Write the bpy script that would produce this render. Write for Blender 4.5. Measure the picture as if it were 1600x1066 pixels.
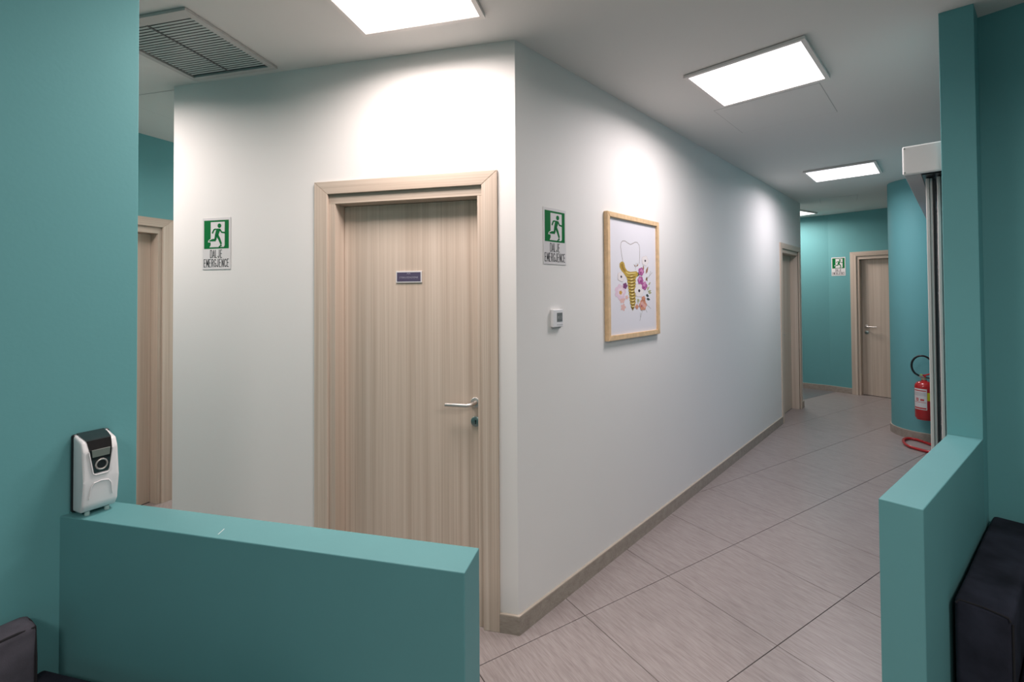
import bpy, bmesh, math, random
from mathutils import Matrix, Vector
PI = math.pi
random.seed(7)
S = bpy.context.scene
for o in list(bpy.data.objects): bpy.data.objects.remove(o)
COL = S.collection

# ------------------------------------------------------------------ camera
F_PX, CX, CY, PITCH, ROLL = 727.9, 800.0, 445.7, 0.01576, -0.0066
cd = bpy.data.cameras.new('camera'); cam = bpy.data.objects.new('camera', cd); COL.objects.link(cam)
cd.sensor_width = 36; cd.lens = F_PX/1600*36
cd.shift_x = (800-CX)/1600; cd.shift_y = -(533-CY)/1600; cd.clip_start = .05
Fv = Vector((0, math.cos(PITCH), math.sin(PITCH))); R0 = Vector((1, 0, 0)); U0 = R0.cross(Fv)
Rv = math.cos(ROLL)*R0+math.sin(ROLL)*U0; Uv = -math.sin(ROLL)*R0+math.cos(ROLL)*U0
M = Matrix((Rv, Uv, -Fv)).transposed().to_4x4(); M.translation = (0, 0, 1.58)
cam.matrix_world = M
S.camera = cam
# ------------------------------------------------------------------ view + world
S.view_settings.view_transform = 'Standard'; S.view_settings.look = 'None'
S.view_settings.gamma = 1; S.view_settings.use_curve_mapping = False
S.view_settings.exposure = 0.33
w = bpy.data.worlds.new('world'); S.world = w; w.use_nodes = True
w.node_tree.nodes['Background'].inputs[0].default_value = (.50, .72, 1, 1)
w.node_tree.nodes['Background'].inputs[1].default_value = .35
# strengths of the ceiling panels, added fills included (each builder below makes its own emitter)
P_FILL, P1, P2, P3, P4, P_LEFT = 23, 17.2, 16.8, 13.5, 16, 20   # watts
SPREAD = 167
C_WARM = (1, .885, .845); C_NEUT = (1.0, .91, .915); C_COOL = (.98, .91, .97)

# ------------------------------------------------------------------ materials
def mat(name, col, rough=.6, metal=0, spec=.5, emit=None, es=0, bump=None, var=None, coat=0):
    m = bpy.data.materials.new(name); m.use_nodes = True
    nt = m.node_tree; b = nt.nodes['Principled BSDF']
    b.inputs['Base Color'].default_value = (*col, 1); b.inputs['Roughness'].default_value = rough
    b.inputs['Metallic'].default_value = metal; b.inputs['Specular IOR Level'].default_value = spec
    b.inputs['Coat Weight'].default_value = coat
    if emit: b.inputs['Emission Color'].default_value = (*emit, 1); b.inputs['Emission Strength'].default_value = es
    if bump or var:
        tc = nt.nodes.new('ShaderNodeTexCoord'); n = nt.nodes.new('ShaderNodeTexNoise')
        n.inputs['Scale'].default_value = (bump or var)[0]; n.inputs['Detail'].default_value = 5
        nt.links.new(tc.outputs['Object'], n.inputs['Vector'])
        if bump:
            bp = nt.nodes.new('ShaderNodeBump'); bp.inputs['Strength'].default_value = bump[1]; bp.inputs['Distance'].default_value = .002
            nt.links.new(n.outputs[0], bp.inputs['Height']); nt.links.new(bp.outputs[0], b.inputs['Normal'])
        if var:
            n2 = nt.nodes.new('ShaderNodeTexNoise'); n2.inputs['Scale'].default_value = var[0]; n2.inputs['Detail'].default_value = 4
            nt.links.new(tc.outputs['Object'], n2.inputs['Vector'])
            cr = nt.nodes.new('ShaderNodeValToRGB'); k = var[1]
            cr.color_ramp.elements[0].position = .3; cr.color_ramp.elements[1].position = .7
            cr.color_ramp.elements[0].color = (*[c*(1-k) for c in col], 1); cr.color_ramp.elements[1].color = (*[min(1, c*(1+k)) for c in col], 1)
            nt.links.new(n2.outputs[0], cr.inputs[0]); nt.links.new(cr.outputs[0], b.inputs['Base Color'])
    return m
def streak_mat(name, c0, c1, c2, scale, rough=.45, rand=True, fine=None, spec=.4, spread=(.3, .7)):
    """streaky laminate / porcelain: stretched noises in object space"""
    m = bpy.data.materials.new(name); m.use_nodes = True; nt = m.node_tree; b = nt.nodes['Principled BSDF']
    b.inputs['Roughness'].default_value = rough; b.inputs['Specular IOR Level'].default_value = spec
    N, L = nt.nodes.new, nt.links.new
    tc = N('ShaderNodeTexCoord'); oi = N('ShaderNodeObjectInfo'); add = N('ShaderNodeVectorMath'); add.operation = 'ADD'
    mul = N('ShaderNodeVectorMath'); mul.operation = 'SCALE'; mul.inputs[0].default_value = (13.1, 7.7, 3.3)
    L(oi.outputs['Random'], mul.inputs['Scale']); L(tc.outputs['Object'], add.inputs[0])
    if rand: L(mul.outputs[0], add.inputs[1])
    def noise(sc, det):
        mp = N('ShaderNodeMapping'); mp.inputs['Scale'].default_value = sc; L(add.outputs[0], mp.inputs['Vector'])
        n = N('ShaderNodeTexNoise'); n.inputs['Scale'].default_value = 1; n.inputs['Detail'].default_value = det; L(mp.outputs[0], n.inputs['Vector'])
        return n
    n1 = noise(scale, 3); n2 = noise(fine, 4)
    mx = N('ShaderNodeMix'); mx.data_type = 'FLOAT'; mx.inputs[0].default_value = .5; L(n1.outputs[0], mx.inputs[2]); L(n2.outputs[0], mx.inputs[3])
    cr = N('ShaderNodeValToRGB'); e = cr.color_ramp.elements
    e[0].position = spread[0]; e[0].color = (*c0, 1); e[1].position = spread[1]; e[1].color = (*c2, 1)
    k = e.new(.5); k.color = (*c1, 1)
    L(mx.outputs[0], cr.inputs[0]); L(cr.outputs[0], b.inputs['Base Color'])
    bp = N('ShaderNodeBump'); bp.inputs['Strength'].default_value = .15; bp.inputs['Distance'].default_value = .001
    L(n2.outputs[0], bp.inputs['Height']); L(bp.outputs[0], b.inputs['Normal'])
    return m
TEAL = mat('teal_paint', (.133, .365, .382), .62, spec=.35, bump=(90, .12), var=(1.3, .03))
TEALDIM = mat('teal_paint_dimmed', (.115, .305, .320), .55, spec=.4, bump=(70, .1), var=(2.5, .04))  # same teal paint, darkened so the half walls look less brightly lit
WHITE = mat('white_paint', (.81, .785, .765), .65, spec=.3, bump=(110, .10), var=(.9, .012))
CEIL = mat('ceiling_paint', (.73, .715, .69), .8, spec=.2, bump=(60, .06))
WOODV = streak_mat('laminate_vertical', (.50, .395, .315), (.61, .50, .41), (.69, .58, .49), (34, 34, .3), fine=(230, 230, 1.0), spread=(.34, .64))
WOODH = streak_mat('laminate_horizontal', (.42, .33, .26), (.56, .46, .375), (.65, .55, .465), (.35, 26, 26), fine=(1.2, 170, 170), spread=(.33, .67))
BASEM = streak_mat('baseboard_laminate', (.27, .225, .19), (.35, .30, .255), (.42, .365, .31), (1.2, 30, 30), fine=(5, 160, 160), rough=.5)
BASETOP = mat('baseboard_edge', (.50, .43, .36), .5)
TILEM = streak_mat('porcelain_tile', (.265, .222, .214), (.325, .280, .270), (.375, .328, .318), (85, 8, 55), fine=(280, 20, 100), rough=.33, spec=.5, spread=(.36, .64))
TILED = streak_mat('grey_tile', (.13, .13, .14), (.17, .17, .175), (.21, .21, .215), (55, 7, 55), fine=(190, 16, 100), rough=.3, spec=.5)
GROUT = mat('grout', (.085, .072, .066), .9)
STEEL = mat('brushed_steel', (.62, .59, .56), .38, .9)
STEELD = mat('satin_steel', (.30, .36, .35), .35, 1)
WPLAST = mat('white_plastic', (.78, .77, .78), .35, spec=.5)
GPLAST = mat('grey_plastic', (.42, .42, .42), .45)
BLACK = mat('black_plastic', (.012, .012, .014), .3)
GLOSSB = mat('gloss_black', (.010, .009, .010), .12, coat=.6)
ALU = mat('aluminium', (.55, .54, .53), .38, .65)
ALUP = mat('painted_profile', (.55, .53, .51), .45)
GREEN = mat('sign_green', (.0, .145, .035), .6, spec=.15)
SIGNW = mat('sign_white', (.68, .66, .66), .5, spec=.25)
INK = mat('black_ink', (.015, .015, .018), .6)
SCREEN = mat('lcd', (.16, .17, .165), .25)
REDP = mat('red_enamel', (.45, .009, .012), .25, coat=.5)
PINE = mat('pine_frame', (.72, .50, .29), .5, var=(30, .12))
PAPER = mat('paper', (.76, .74, .79), .5)
SOFAM = mat('charcoal_velour', (.022, .024, .036), .9, spec=.15, bump=(500, .35), var=(9, .45))
SOFAL = mat('grey_velour', (.085, .080, .098), .9, spec=.15, bump=(500, .35), var=(11, .35))
SEAM = mat('sofa_piping', (.012, .011, .014), .9)
PLATE = mat('plum_plate', (.085, .070, .125), .4)
PLATEL = mat('plate_lettering', (.42, .40, .48), .5)
SLATM = mat('slat_enamel', (.42, .48, .46), .45)
VENTF = mat('vent_frame_enamel', (.50, .49, .47), .45)
PFRAME = mat('panel_frame', (.76, .72, .69), .4)
gl = bpy.data.materials.new('glass'); gl.use_nodes = True
gb = gl.node_tree.nodes['Principled BSDF']; gb.inputs['Transmission Weight'].default_value = 1; gb.inputs['Roughness'].default_value = 0.02; gb.inputs['IOR'].default_value = 1.05
GLASS = gl
def flat(name, c): return mat(name, c, .55)

# ------------------------------------------------------------------ mesh helpers
def add_box(bm, x0, x1, y0, y1, z0, z1, bev=0, seg=2):
    vs = [bm.verts.new((x, y, z)) for z in (z0, z1) for y in (y0, y1) for x in (x0, x1)]
    fs = [bm.faces.new([vs[i] for i in f]) for f in ((0, 2, 3, 1), (4, 5, 7, 6), (0, 1, 5, 4), (2, 6, 7, 3), (0, 4, 6, 2), (1, 3, 7, 5))]
    if bev:
        es = set(e for f in fs for e in f.edges)
        bmesh.ops.bevel(bm, geom=list(es), offset=bev, segments=seg, profile=.5, affect='EDGES')
def add_prism(bm, pts, z0, z1, bev=0, seg=2):
    a = sum(pts[i][0]*pts[(i+1) % len(pts)][1]-pts[(i+1) % len(pts)][0]*pts[i][1] for i in range(len(pts)))
    if a < 0: pts = pts[::-1]
    lo = [bm.verts.new((x, y, z0)) for x, y in pts]; hi = [bm.verts.new((x, y, z1)) for x, y in pts]
    n = len(pts); fs = [bm.faces.new(lo[::-1]), bm.faces.new(hi)]
    fs += [bm.faces.new((lo[i], lo[(i+1) % n], hi[(i+1) % n], hi[i])) for i in range(n)]
    if bev: bmesh.ops.bevel(bm, geom=list(set(e for f in fs for e in f.edges)), offset=bev, segments=seg, profile=.5, affect='EDGES')
def add_xz(bm, pts, y0, y1):
    """prism whose outline lies in the local XZ plane, from depth y0 (front) to y1"""
    a = sum(pts[i][0]*pts[(i+1) % len(pts)][1]-pts[(i+1) % len(pts)][0]*pts[i][1] for i in range(len(pts)))
    if a < 0: pts = pts[::-1]
    n = len(pts); f = [bm.verts.new((x, y0, z)) for x, z in pts]; b = [bm.verts.new((x, y1, z)) for x, z in pts]
    bm.faces.new(f); bm.faces.new(b[::-1])
    for i in range(n): bm.faces.new((f[i], b[i], b[(i+1) % n], f[(i+1) % n]))
def add_tube(bm, pts, r, n=10, closed=False, cap=True):
    pts = [Vector(p) for p in pts]; rings = []; m = len(pts); prev = None
    for i, p in enumerate(pts):
        if closed: t = pts[(i+1) % m]-pts[i-1]
        else: t = pts[min(i+1, m-1)]-pts[max(i-1, 0)]
        t.normalize()
        if prev is None:
            a = Vector((0, 0, 1)) if abs(t.z) < .9 else Vector((1, 0, 0)); u = t.cross(a).normalized()
        else: u = (prev-t*prev.dot(t)).normalized()
        prev = u; v = t.cross(u); rr = r[i] if isinstance(r, (list, tuple)) else r
        rings.append([bm.verts.new(p+rr*(math.cos(2*PI*k/n)*u+math.sin(2*PI*k/n)*v)) for k in range(n)])
    for i in range(m if closed else m-1):
        A, B = rings[i], rings[(i+1) % m]
        for k in range(n): bm.faces.new((A[k], A[(k+1) % n], B[(k+1) % n], B[k]))
    if cap and not closed: bm.faces.new(rings[0][::-1]); bm.faces.new(rings[-1])
def add_lathe(bm, prof, n=28, c=(0, 0, 0), axis='z'):
    rings = []
    def P(r, h, a):
        x, y = r*math.cos(a), r*math.sin(a)
        return Vector((c[0]+x, c[1]+y, c[2]+h)) if axis == 'z' else Vector((c[0]+x, c[1]-h, c[2]+y))
    for r, h in prof:
        rings.append([bm.verts.new(P(max(r, 1e-5), h, 2*PI*k/n)) for k in range(n)])
    for A, B in zip(rings, rings[1:]):
        for k in range(n): bm.faces.new((A[k], A[(k+1) % n], B[(k+1) % n], B[k]))
    bm.faces.new(rings[0][::-1]); bm.faces.new(rings[-1])
def obj(name, bm, m, parent=None, smooth=False, loc=None, rz=None):
    bmesh.ops.recalc_face_normals(bm, faces=bm.faces)
    me = bpy.data.meshes.new(name); bm.to_mesh(me); bm.free(); me.materials.append(m)
    if smooth:
        for p in me.polygons: p.use_smooth = True
        try: me.set_sharp_from_angle(angle=math.radians(40))
        except Exception: pass
    o = bpy.data.objects.new(name, me); COL.objects.link(o)
    if parent: o.parent = parent
    if loc: o.location = loc
    if rz is not None: o.rotation_euler.z = rz
    return o
def box(name, x0, x1, y0, y1, z0, z1, m, parent=None, bev=0, seg=2, **k):
    bm = bmesh.new(); add_box(bm, x0, x1, y0, y1, z0, z1, bev, seg); return obj(name, bm, m, parent, **k)
def tag(o, label=None, cat=None, group=None, kind=None):
    if label: o['label'] = label
    if cat: o['category'] = cat
    if group: o['group'] = group
    if kind: o['kind'] = kind
    return o
def empty(name, loc, rz=0, **k):
    o = bpy.data.objects.new(name, None); o.empty_display_size = .1; COL.objects.link(o)
    o.location = loc; o.rotation_euler.z = rz; return tag(o, **k)
def text(name, body, h, width, m, parent, x, y, z, depth=.0004, bold=0):
    """flat lettering facing local -Y, cap height h, squeezed to the given width, centred at x,z"""
    cu = bpy.data.curves.new(name, 'FONT'); cu.body = body; cu.size = 1; cu.space_character = 1.12; cu.resolution_u = 3; cu.offset = bold
    t = bpy.data.objects.new(name, cu); COL.objects.link(t); bpy.context.view_layer.update()
    me = bpy.data.meshes.new_from_object(t.evaluated_get(bpy.context.evaluated_depsgraph_get()))
    bpy.data.objects.remove(t); bpy.data.curves.remove(cu)
    xs = [v.co.x for v in me.vertices]; ys = [v.co.y for v in me.vertices]
    x0, x1, y0, y1 = min(xs), max(xs), min(ys), max(ys)
    for v in me.vertices:
        v.co = Vector(((v.co.x-(x0+x1)/2)*width/(x1-x0), 0, (v.co.y-(y0+y1)/2)*h/(y1-y0)))
    me.materials.clear(); me.materials.append(m); me.name = name
    o = bpy.data.objects.new(name, me); COL.objects.link(o); o.parent = parent; o.location = (x, y-depth, z)
    return o
def circle(cx, cz, r, n=20, rz=None):
    return [(cx+r*math.cos(2*PI*k/n), cz+(rz or r)*math.sin(2*PI*k/n)) for k in range(n)]
def strip(pts, w):
    """outline of a polyline stroke of width w (w may be a list)"""
    L, R = [], []
    for i, p in enumerate(pts):
        a = pts[max(i-1, 0)]; b = pts[min(i+1, len(pts)-1)]; d = Vector((b[0]-a[0], b[1]-a[1])).normalized()
        ww = (w[i] if isinstance(w, (list, tuple)) else w)/2
        L.append((p[0]-d.y*ww, p[1]+d.x*ww)); R.append((p[0]+d.y*ww, p[1]-d.x*ww))
    return L+R[::-1]

H = 2.773
# wall frames: local X to the right as seen by someone facing the wall, local Y into the wall
K = (.02, 2.18)
A_DOOR = math.atan2(-.2342, .9722); A_COR = math.atan2(.7286, .6850); A_LEFT = math.radians(67); A_FAR = math.atan2(-.8004, .5996)
O_LEFT = (-2.737, 3.414); O_FAR = (4.755, 7.663)
# ------------------------------------------------------------------ floor
FL = [(-4.2, 1.0), (-4.2, -2.2), (1.2, -3.4), (4.3, -.6), (2.3, 2.3), (4.6, 4.6), (7.3, 4.5), (7.3, 6.2), (5.4, 8.6), (1.6, 9.4), (1.6, 8.0), (-1.0, 7.6), (-4.2, 1.0)]
bm = bmesh.new(); add_prism(bm, FL[:-1], -.10, -.012)
floor = tag(obj('floor', bm, GROUT), 'pale pinkish beige porcelain tile floor with dark thin joints', 'floor', kind='structure')
TH = .5485; OX, OY = .346, 2.300; TW = .600
av = Vector((math.cos(TH), math.sin(TH))); bv = Vector((math.sin(TH), -math.cos(TH)))
def inside(p, poly):
    c = False
    for i in range(len(poly)-1):
        (x1, y1), (x2, y2) = poly[i], poly[i+1]
        if (y1 > p[1]) != (y2 > p[1]) and p[0] < (x2-x1)*(p[1]-y1)/(y2-y1)+x1: c = not c
    return c
BLOCK = [(-.2, 2.75), (3.35, 6.55), (1.7, 7.9), (-.9, 7.2), (-1.55, 3.2), (-.2, 2.75)]
bm = bmesh.new(); g = .0016; add_box(bm, g, .5995-g, -.6013+g, -g, -.012, 0, .0008, 1)
tile_me = None; nt_ = 0
def tile_at(i, j, m):
    global tile_me, nt_
    p = Vector((OX, OY))+i*.5995*av+j*.6013*bv
    if m is TILED: me = tile_dark
    else: me = tile_me
    o = bpy.data.objects.new('tile', me); COL.objects.link(o); o.parent = floor
    o.location = (p.x, p.y, 0); o.rotation_euler.z = TH; nt_ += 1
bmesh.ops.recalc_face_normals(bm, faces=bm.faces)
tile_me = bpy.data.meshes.new('tile'); bm.to_mesh(tile_me); bm.free(); tile_me.materials.append(TILEM)
tile_dark = tile_me.copy(); tile_dark.name = 'grey_tile'; tile_dark.materials.clear(); tile_dark.materials.append(TILED)
cells = []
for i in range(-14, 18):
    for j in range(-14, 12):
        c = Vector((OX, OY))+(i+.5)*.5995*av+(j+.5)*.6013*bv
        if inside(c, FL) and not inside(c, BLOCK): cells.append((math.hypot(c.x-.5, c.y-3.6), i, j))
cells.sort()
far = []
for n, (d, i, j) in enumerate(cells):
    m = TILED if (j < -3 and i > 2) else TILEM
    if n < 290: tile_at(i, j, m)
    else: far.append((i, j))
if far:
    bm = bmesh.new()
    for i, j in far:
        p = Vector((OX, OY))+i*.5995*av+j*.6013*bv
        n0 = len(bm.verts); add_box(bm, g, .5995-g, -.6013+g, -g, -.012, 0); bm.verts.ensure_lookup_table()
        bmesh.ops.transform(bm, matrix=Matrix.Translation((p.x, p.y, 0)) @ Matrix.Rotation(TH, 4, 'Z'), verts=bm.verts[n0:])
    tag(obj('outer_tiles', bm, TILEM, floor), kind='stuff')
bm = bmesh.new(); add_prism(bm, FL[:-1], H, H+.12)
tag(obj('ceiling', bm, CEIL), 'flat white plaster ceiling over the corridor', 'ceiling', kind='structure')

# ------------------------------------------------------------------ walls
def frame(name, o, ang, label, kind='structure', cat='wall'):
    return empty(name, (o[0], o[1], 0), ang, label=label, cat=cat, kind=kind)
def wall_open(name, o, ang, x0, x1, m, label, opening=None, th=.15, top=2.12):
    """one mesh wall slab, front face at local y=0, with an optional door opening (a,b)"""
    bm = bmesh.new()
    if opening:
        a, b = opening
        for (p, q_, z0, z1) in ((x0, a, 0, H), (b, x1, 0, H), (a, b, top, H)):
            if q_-p > .001: add_box(bm, p, q_, 0, th, z0, z1)
        bmesh.ops.remove_doubles(bm, verts=bm.verts, dist=1e-5)
    else: add_box(bm, x0, x1, 0, th, 0, H)
    return tag(obj(name, bm, m, loc=(o[0], o[1], 0), rz=ang), label, 'wall', kind='structure')
D1 = (-1.075, -.087); D2 = (4.640, 5.650); D3 = (-.753, .235); D4 = (.690, 1.678)
wall_open('wall_front', K, A_DOOR, -2.003, 0, WHITE, 'white wall holding the sterilisation room door', (D1[0]+.04, D1[1]-.04))
wall_open('wall_corridor', K, A_COR, 0, 5.735, WHITE, 'long white corridor wall with the framed floral print', (D2[0]+.04, D2[1]-.04))
wall_open('wall_left_far', O_LEFT, A_LEFT, -2.3, 3.2, TEAL, 'teal wall around the half-hidden door on the left', (D3[0]+.04, D3[1]-.04))
wall_open('wall_far', O_FAR, A_FAR, .40, 2.6, TEAL, 'teal far end wall with door and small exit sign', (D4[0]+.04, D4[1]-.04))
def poly_wall(name, pts, m, label, z1=H, bev=0, z0=0, cat='wall'):
    bm = bmesh.new(); add_prism(bm, pts, z0, z1, bev); return tag(obj(name, bm, m), label, cat, kind='structure')
def seg_wall(name, a, b, th, m, label, side=1):
    d = Vector((b[0]-a[0], b[1]-a[1])).normalized(); n = Vector((-d.y, d.x))*th*side
    return poly_wall(name, [a, b, (b[0]+n.x, b[1]+n.y), (a[0]+n.x, a[1]+n.y)], m, label)
def loc2w(o, ang, x, y=0): return (o[0]+x*math.cos(ang)-y*math.sin(ang), o[1]+x*math.sin(ang)+y*math.cos(ang))
# far wall: gently bent continuation to the left of the sign
fa = loc2w(O_FAR, A_FAR, .40); fb = (4.70, 7.60); fc = (2.6, 8.45)
poly_wall('wall_far_left', [fa, fb, fc, (fc[0]+.05, fc[1]+.15), (fb[0]+.08, fb[1]+.14), loc2w(O_FAR, A_FAR, .40, .15)], TEAL, 'teal wall bending away at the far left end of the corridor')
# end of the white block and its hidden rear
ke = loc2w(K, A_COR, 5.735); n_in = (-.7286, .685)
seg_wall('wall_corridor_end', (ke[0]+n_in[0]*.15, ke[1]+n_in[1]*.15), (ke[0]+n_in[0]*1.9, ke[1]+n_in[1]*1.9), .15, WHITE, 'white end face of the corridor block', 1)
Lp = loc2w(K, A_DOOR, -2.003)
seg_wall('wall_block_side', (Lp[0]+.035, Lp[1]+.146), (-1.0, 5.9), .15, WHITE, 'white side wall of the room block in the left passage', -1)
seg_wall('wall_back_cap', (-1.55, 6.0), (-.85, 5.75), .12, WHITE, 'white wall closing the left passage', 1)
seg_wall('wall_far_cap', (2.5, 7.6), (2.65, 8.6), .12, WHITE, 'white wall closing the far corridor', 1)
# near left teal wall
J = Vector((-1.263, 1.307)); dw = Vector((.5, .866)); nw = Vector((-.866, .5))
we = J+dw*.178; wb = J-dw*3.3
poly_wall('wall_left', [tuple(we), tuple(wb), tuple(wb+nw*.11), tuple(we+nw*.11)], TEAL, 'large teal wall at the left edge beside the white dispenser', bev=.002)
# passage left cap, waiting room back walls, right wall
seg_wall('wall_passage_end', loc2w(O_LEFT, A_LEFT, -2.3), (-2.2, -.1), .1, TEAL, 'teal wall closing the left passage behind the waiting room', -1)
seg_wall('wall_back', tuple(wb), (1.2, -3.0), .12, TEAL, 'teal wall behind the waiting seats', -1)
PR3 = (2.050, 2.030); PR4 = (3.91, -.325)
seg_wall('wall_back_right', (1.2, -3.0), (3.91, -.325), .12, TEAL, 'teal rear right wall of the waiting room', -1)
seg_wall('wall_right', PR3, PR4, .12, TEAL, 'teal wall on the right behind the dark sofa', 1)
poly_wall('wall_right_pillar', [(1.848, 1.993), (1.931, 1.923), (2.056, 2.030), (1.973, 2.105)], TEAL, 'narrow teal pillar rising from the end of the right half wall', bev=.0015)
# half walls
hl = [(-1.275, 1.310), (-.108, 1.032), (-.083, 1.133), (-1.212, 1.404)]
wl_ = poly_wall('wall_low_left', hl, TEALDIM, 'low teal partition wall in the left foreground with flat top', .965, .0025)
box('paint_chip', -.0007, .0007, -.014, .014, -.0002, .0003, WHITE, wl_, loc=(-.758, 1.2175, .965), rz=.05)
poly_wall('wall_low_right', [(1.077, 1.385), (1.145, 1.311), (1.933, 1.925), (1.847, 1.990)], TEALDIM, 'low teal partition wall in the right foreground with flat top', .965, .0025)
# rounded teal wall end on the right of the corridor
BC = (4.51, 5.09); BR = .305
pts = [(BC[0]+BR*math.cos(a), BC[1]+BR*math.sin(a)) for a in [PI/2+PI*k/28 for k in range(29)]]
bm = bmesh.new(); add_prism(bm, pts+[(7.2, BC[1]-BR), (7.2, BC[1]+BR)], 0, H)
tag(obj('wall_rounded', bm, TEAL, smooth=True), 'teal wall with rounded end behind the red extinguisher', 'wall', kind='structure')
seg_wall('wall_far_right', loc2w(O_FAR, A_FAR, 2.6), (7.2, 5.3), .12, TEAL, 'teal wall hidden behind the rounded wall end', 1)

# ------------------------------------------------------------------ baseboards
def baseboard(name, pts, label, h=.087, t=.012):
    """pts: front line on the wall, room on the right-hand side of travel... offset t towards the given side"""
    P = [Vector(p) for p in pts]; out = []
    for i, p in enumerate(P):
        d0 = (P[i]-P[i-1]).normalized() if i else None; d1 = (P[i+1]-P[i]).normalized() if i < len(P)-1 else None
        ns = [Vector((d.y, -d.x)) for d in (d0, d1) if d]
        n = sum(ns, Vector((0, 0))).normalized(); k = 1/max(.3, n.dot(ns[0])); out.append(p+n*t*k)
    root = empty(name, (P[0].x, P[0].y, 0), label=label, cat='baseboard', kind='structure')
    for nm, z0, z1, m in (('board', 0, h-.006, BASEM), ('top_edge', h-.006, h, BASETOP)):
        bm = bmesh.new()
        for i in range(len(P)-1):
            q4 = [P[i]-P[0], P[i+1]-P[0], out[i+1]-P[0], out[i]-P[0]]; add_prism(bm, [tuple(q_) for q_ in q4], z0, z1)
        bmesh.ops.remove_doubles(bm, verts=bm.verts, dist=1e-5)
        obj(nm, bm, m, root)
    return root
# travel direction has the room on its right
c0 = loc2w(K, A_DOOR, D1[1]); c1 = loc2w(K, A_COR, D2[0])
baseboard('baseboard_front', [c0, K, c1], 'grey-beige baseboard wrapping the white corner and corridor wall')
baseboard('baseboard_front_left', [loc2w(K, A_DOOR, -2.003), loc2w(K, A_DOOR, D1[0])], 'grey-beige baseboard left of the sterilisation door')
baseboard('baseboard_corridor_end', [loc2w(K, A_COR, D2[1]), ke, (ke[0]+n_in[0]*1.2, ke[1]+n_in[1]*1.2)], 'short baseboard piece beyond the corridor door')
baseboard('baseboard_far', [fc, fb, fa, loc2w(O_FAR, A_FAR, D4[0])], 'beige baseboard along the teal far wall')
baseboard('baseboard_rounded', [(7.1, BC[1]+BR)]+pts+[(7.1, BC[1]-BR)], 'grey-beige baseboard curving round the teal wall end')
baseboard('baseboard_left_far', [loc2w(O_LEFT, A_LEFT, D3[1]), loc2w(O_LEFT, A_LEFT, 3.2)], 'beige baseboard in the left passage')

# ------------------------------------------------------------------ doors
def add_handle(par, x, z, dirx, y0):
    """lever handle; the leaf face is local y=y0, lever points to dirx"""
    r = bmesh.new(); add_lathe(r, [(.0255, 0), (.0255, .007), (.023, .009), (.010, .009), (.010, .012)], 28, (0, 0, 0), 'y')
    rs = obj('rosette', r, STEEL, par, True, (x, y0, z))
    b = bmesh.new()
    P = [(0, 0, 0), (0, -.034, 0), (dirx*.005, -.045, 0), (dirx*.016, -.054, -.003), (dirx*.030, -.058, -.005), (dirx*.14, -.058, -.005)]
    add_tube(b, P, .0095, 14); obj('lever', b, STEEL, rs, True)
    k = bmesh.new(); add_lathe(k, [(.0255, 0), (.0255, .006), (.023, .008)], 28, (0, 0, 0), 'y')
    kp = obj('keyhole_plate', k, STEELD, par, True, (x, y0, z-.094))
    h = bmesh.new(); add_xz(h, circle(0, .004, .004, 12), -.0090, -.0078); add_xz(h, [(-.0018, .004), (.0018, .004), (.0026, -.010), (-.0026, -.010)], -.0092, -.0078)
    obj('keyhole', h, BLACK, kp)
def door(name, o, ang, D, label, hx=None, hdir=-1, topz=2.160, cz=.081, depth=.09, hz=1.036):
    r = empty(name, (*loc2w(o, ang, D[0]), 0), ang, label=label, cat='door', kind='structure')
    W = D[1]-D[0]; cw = .078; jw = .112; op = (jw, W-jw+.008)
    if hx is not None: hx -= D[0]
    pr = -.013
    # mitred casings
    def part(nm, poly, y0, y1, m):
        b = bmesh.new(); add_xz(b, poly, y0, y1)
        bmesh.ops.bevel(b, geom=[e for e in b.edges if abs(e.verts[0].co.y-y0) < 1e-6 and abs(e.verts[1].co.y-y0) < 1e-6], offset=.0015, segments=2, affect='EDGES')
        return obj(nm, b, m, r)
    part('casing', [(0, 0), (cw, 0), (cw, topz-cw+.012), (0, topz)], pr, 0, WOODV)
    part('casing', [(W, 0), (W, topz), (W-cw, topz-cw+.012), (W-cw, 0)], pr, 0, WOODV)
    part('casing', [(0, topz), (cw, topz-cw+.012), (W-cw, topz-cw+.012), (W, topz)], pr, 0, WOODH)
    zt = topz-.114
    j = .004
    box('jamb', cw-.030, op[0], j, .15, 0, zt+.0, WOODV, r, .001, 1)
    box('jamb', op[1], W-cw+.030, j, .15, 0, zt+.0, WOODV, r, .001, 1)
    box('jamb', cw-.030, W-cw+.030, j, .15, zt, topz-cw+.035, WOODH, r, .001, 1)
    lf = box('leaf', op[0]+.001, op[1]-.001, depth, depth+.04, .006, zt-.002, WOODV, r, .001, 1)
    box('threshold_gap', op[0], op[1], depth+.002, depth+.038, .0005, .006, BLACK, r)
    if hx is not None: add_handle(r, hx, hz, hdir, depth)
    return r
d1 = door('door_1', K, A_DOOR, D1, 'pale wood-grain door with steel lever and small dark name plate', -.2300, -1)
door('door_2', K, A_COR, D2, 'pale wood-grain door at the far end of the white corridor wall', 4.82, 1)
door('door_3', O_LEFT, A_LEFT, D3, 'pale wood-grain door half hidden behind the left teal wall', -.58, 1)
door('door_4', O_FAR, A_FAR, D4, 'pale wood-grain door in the teal far wall', D4[0]+.168, 1)
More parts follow.
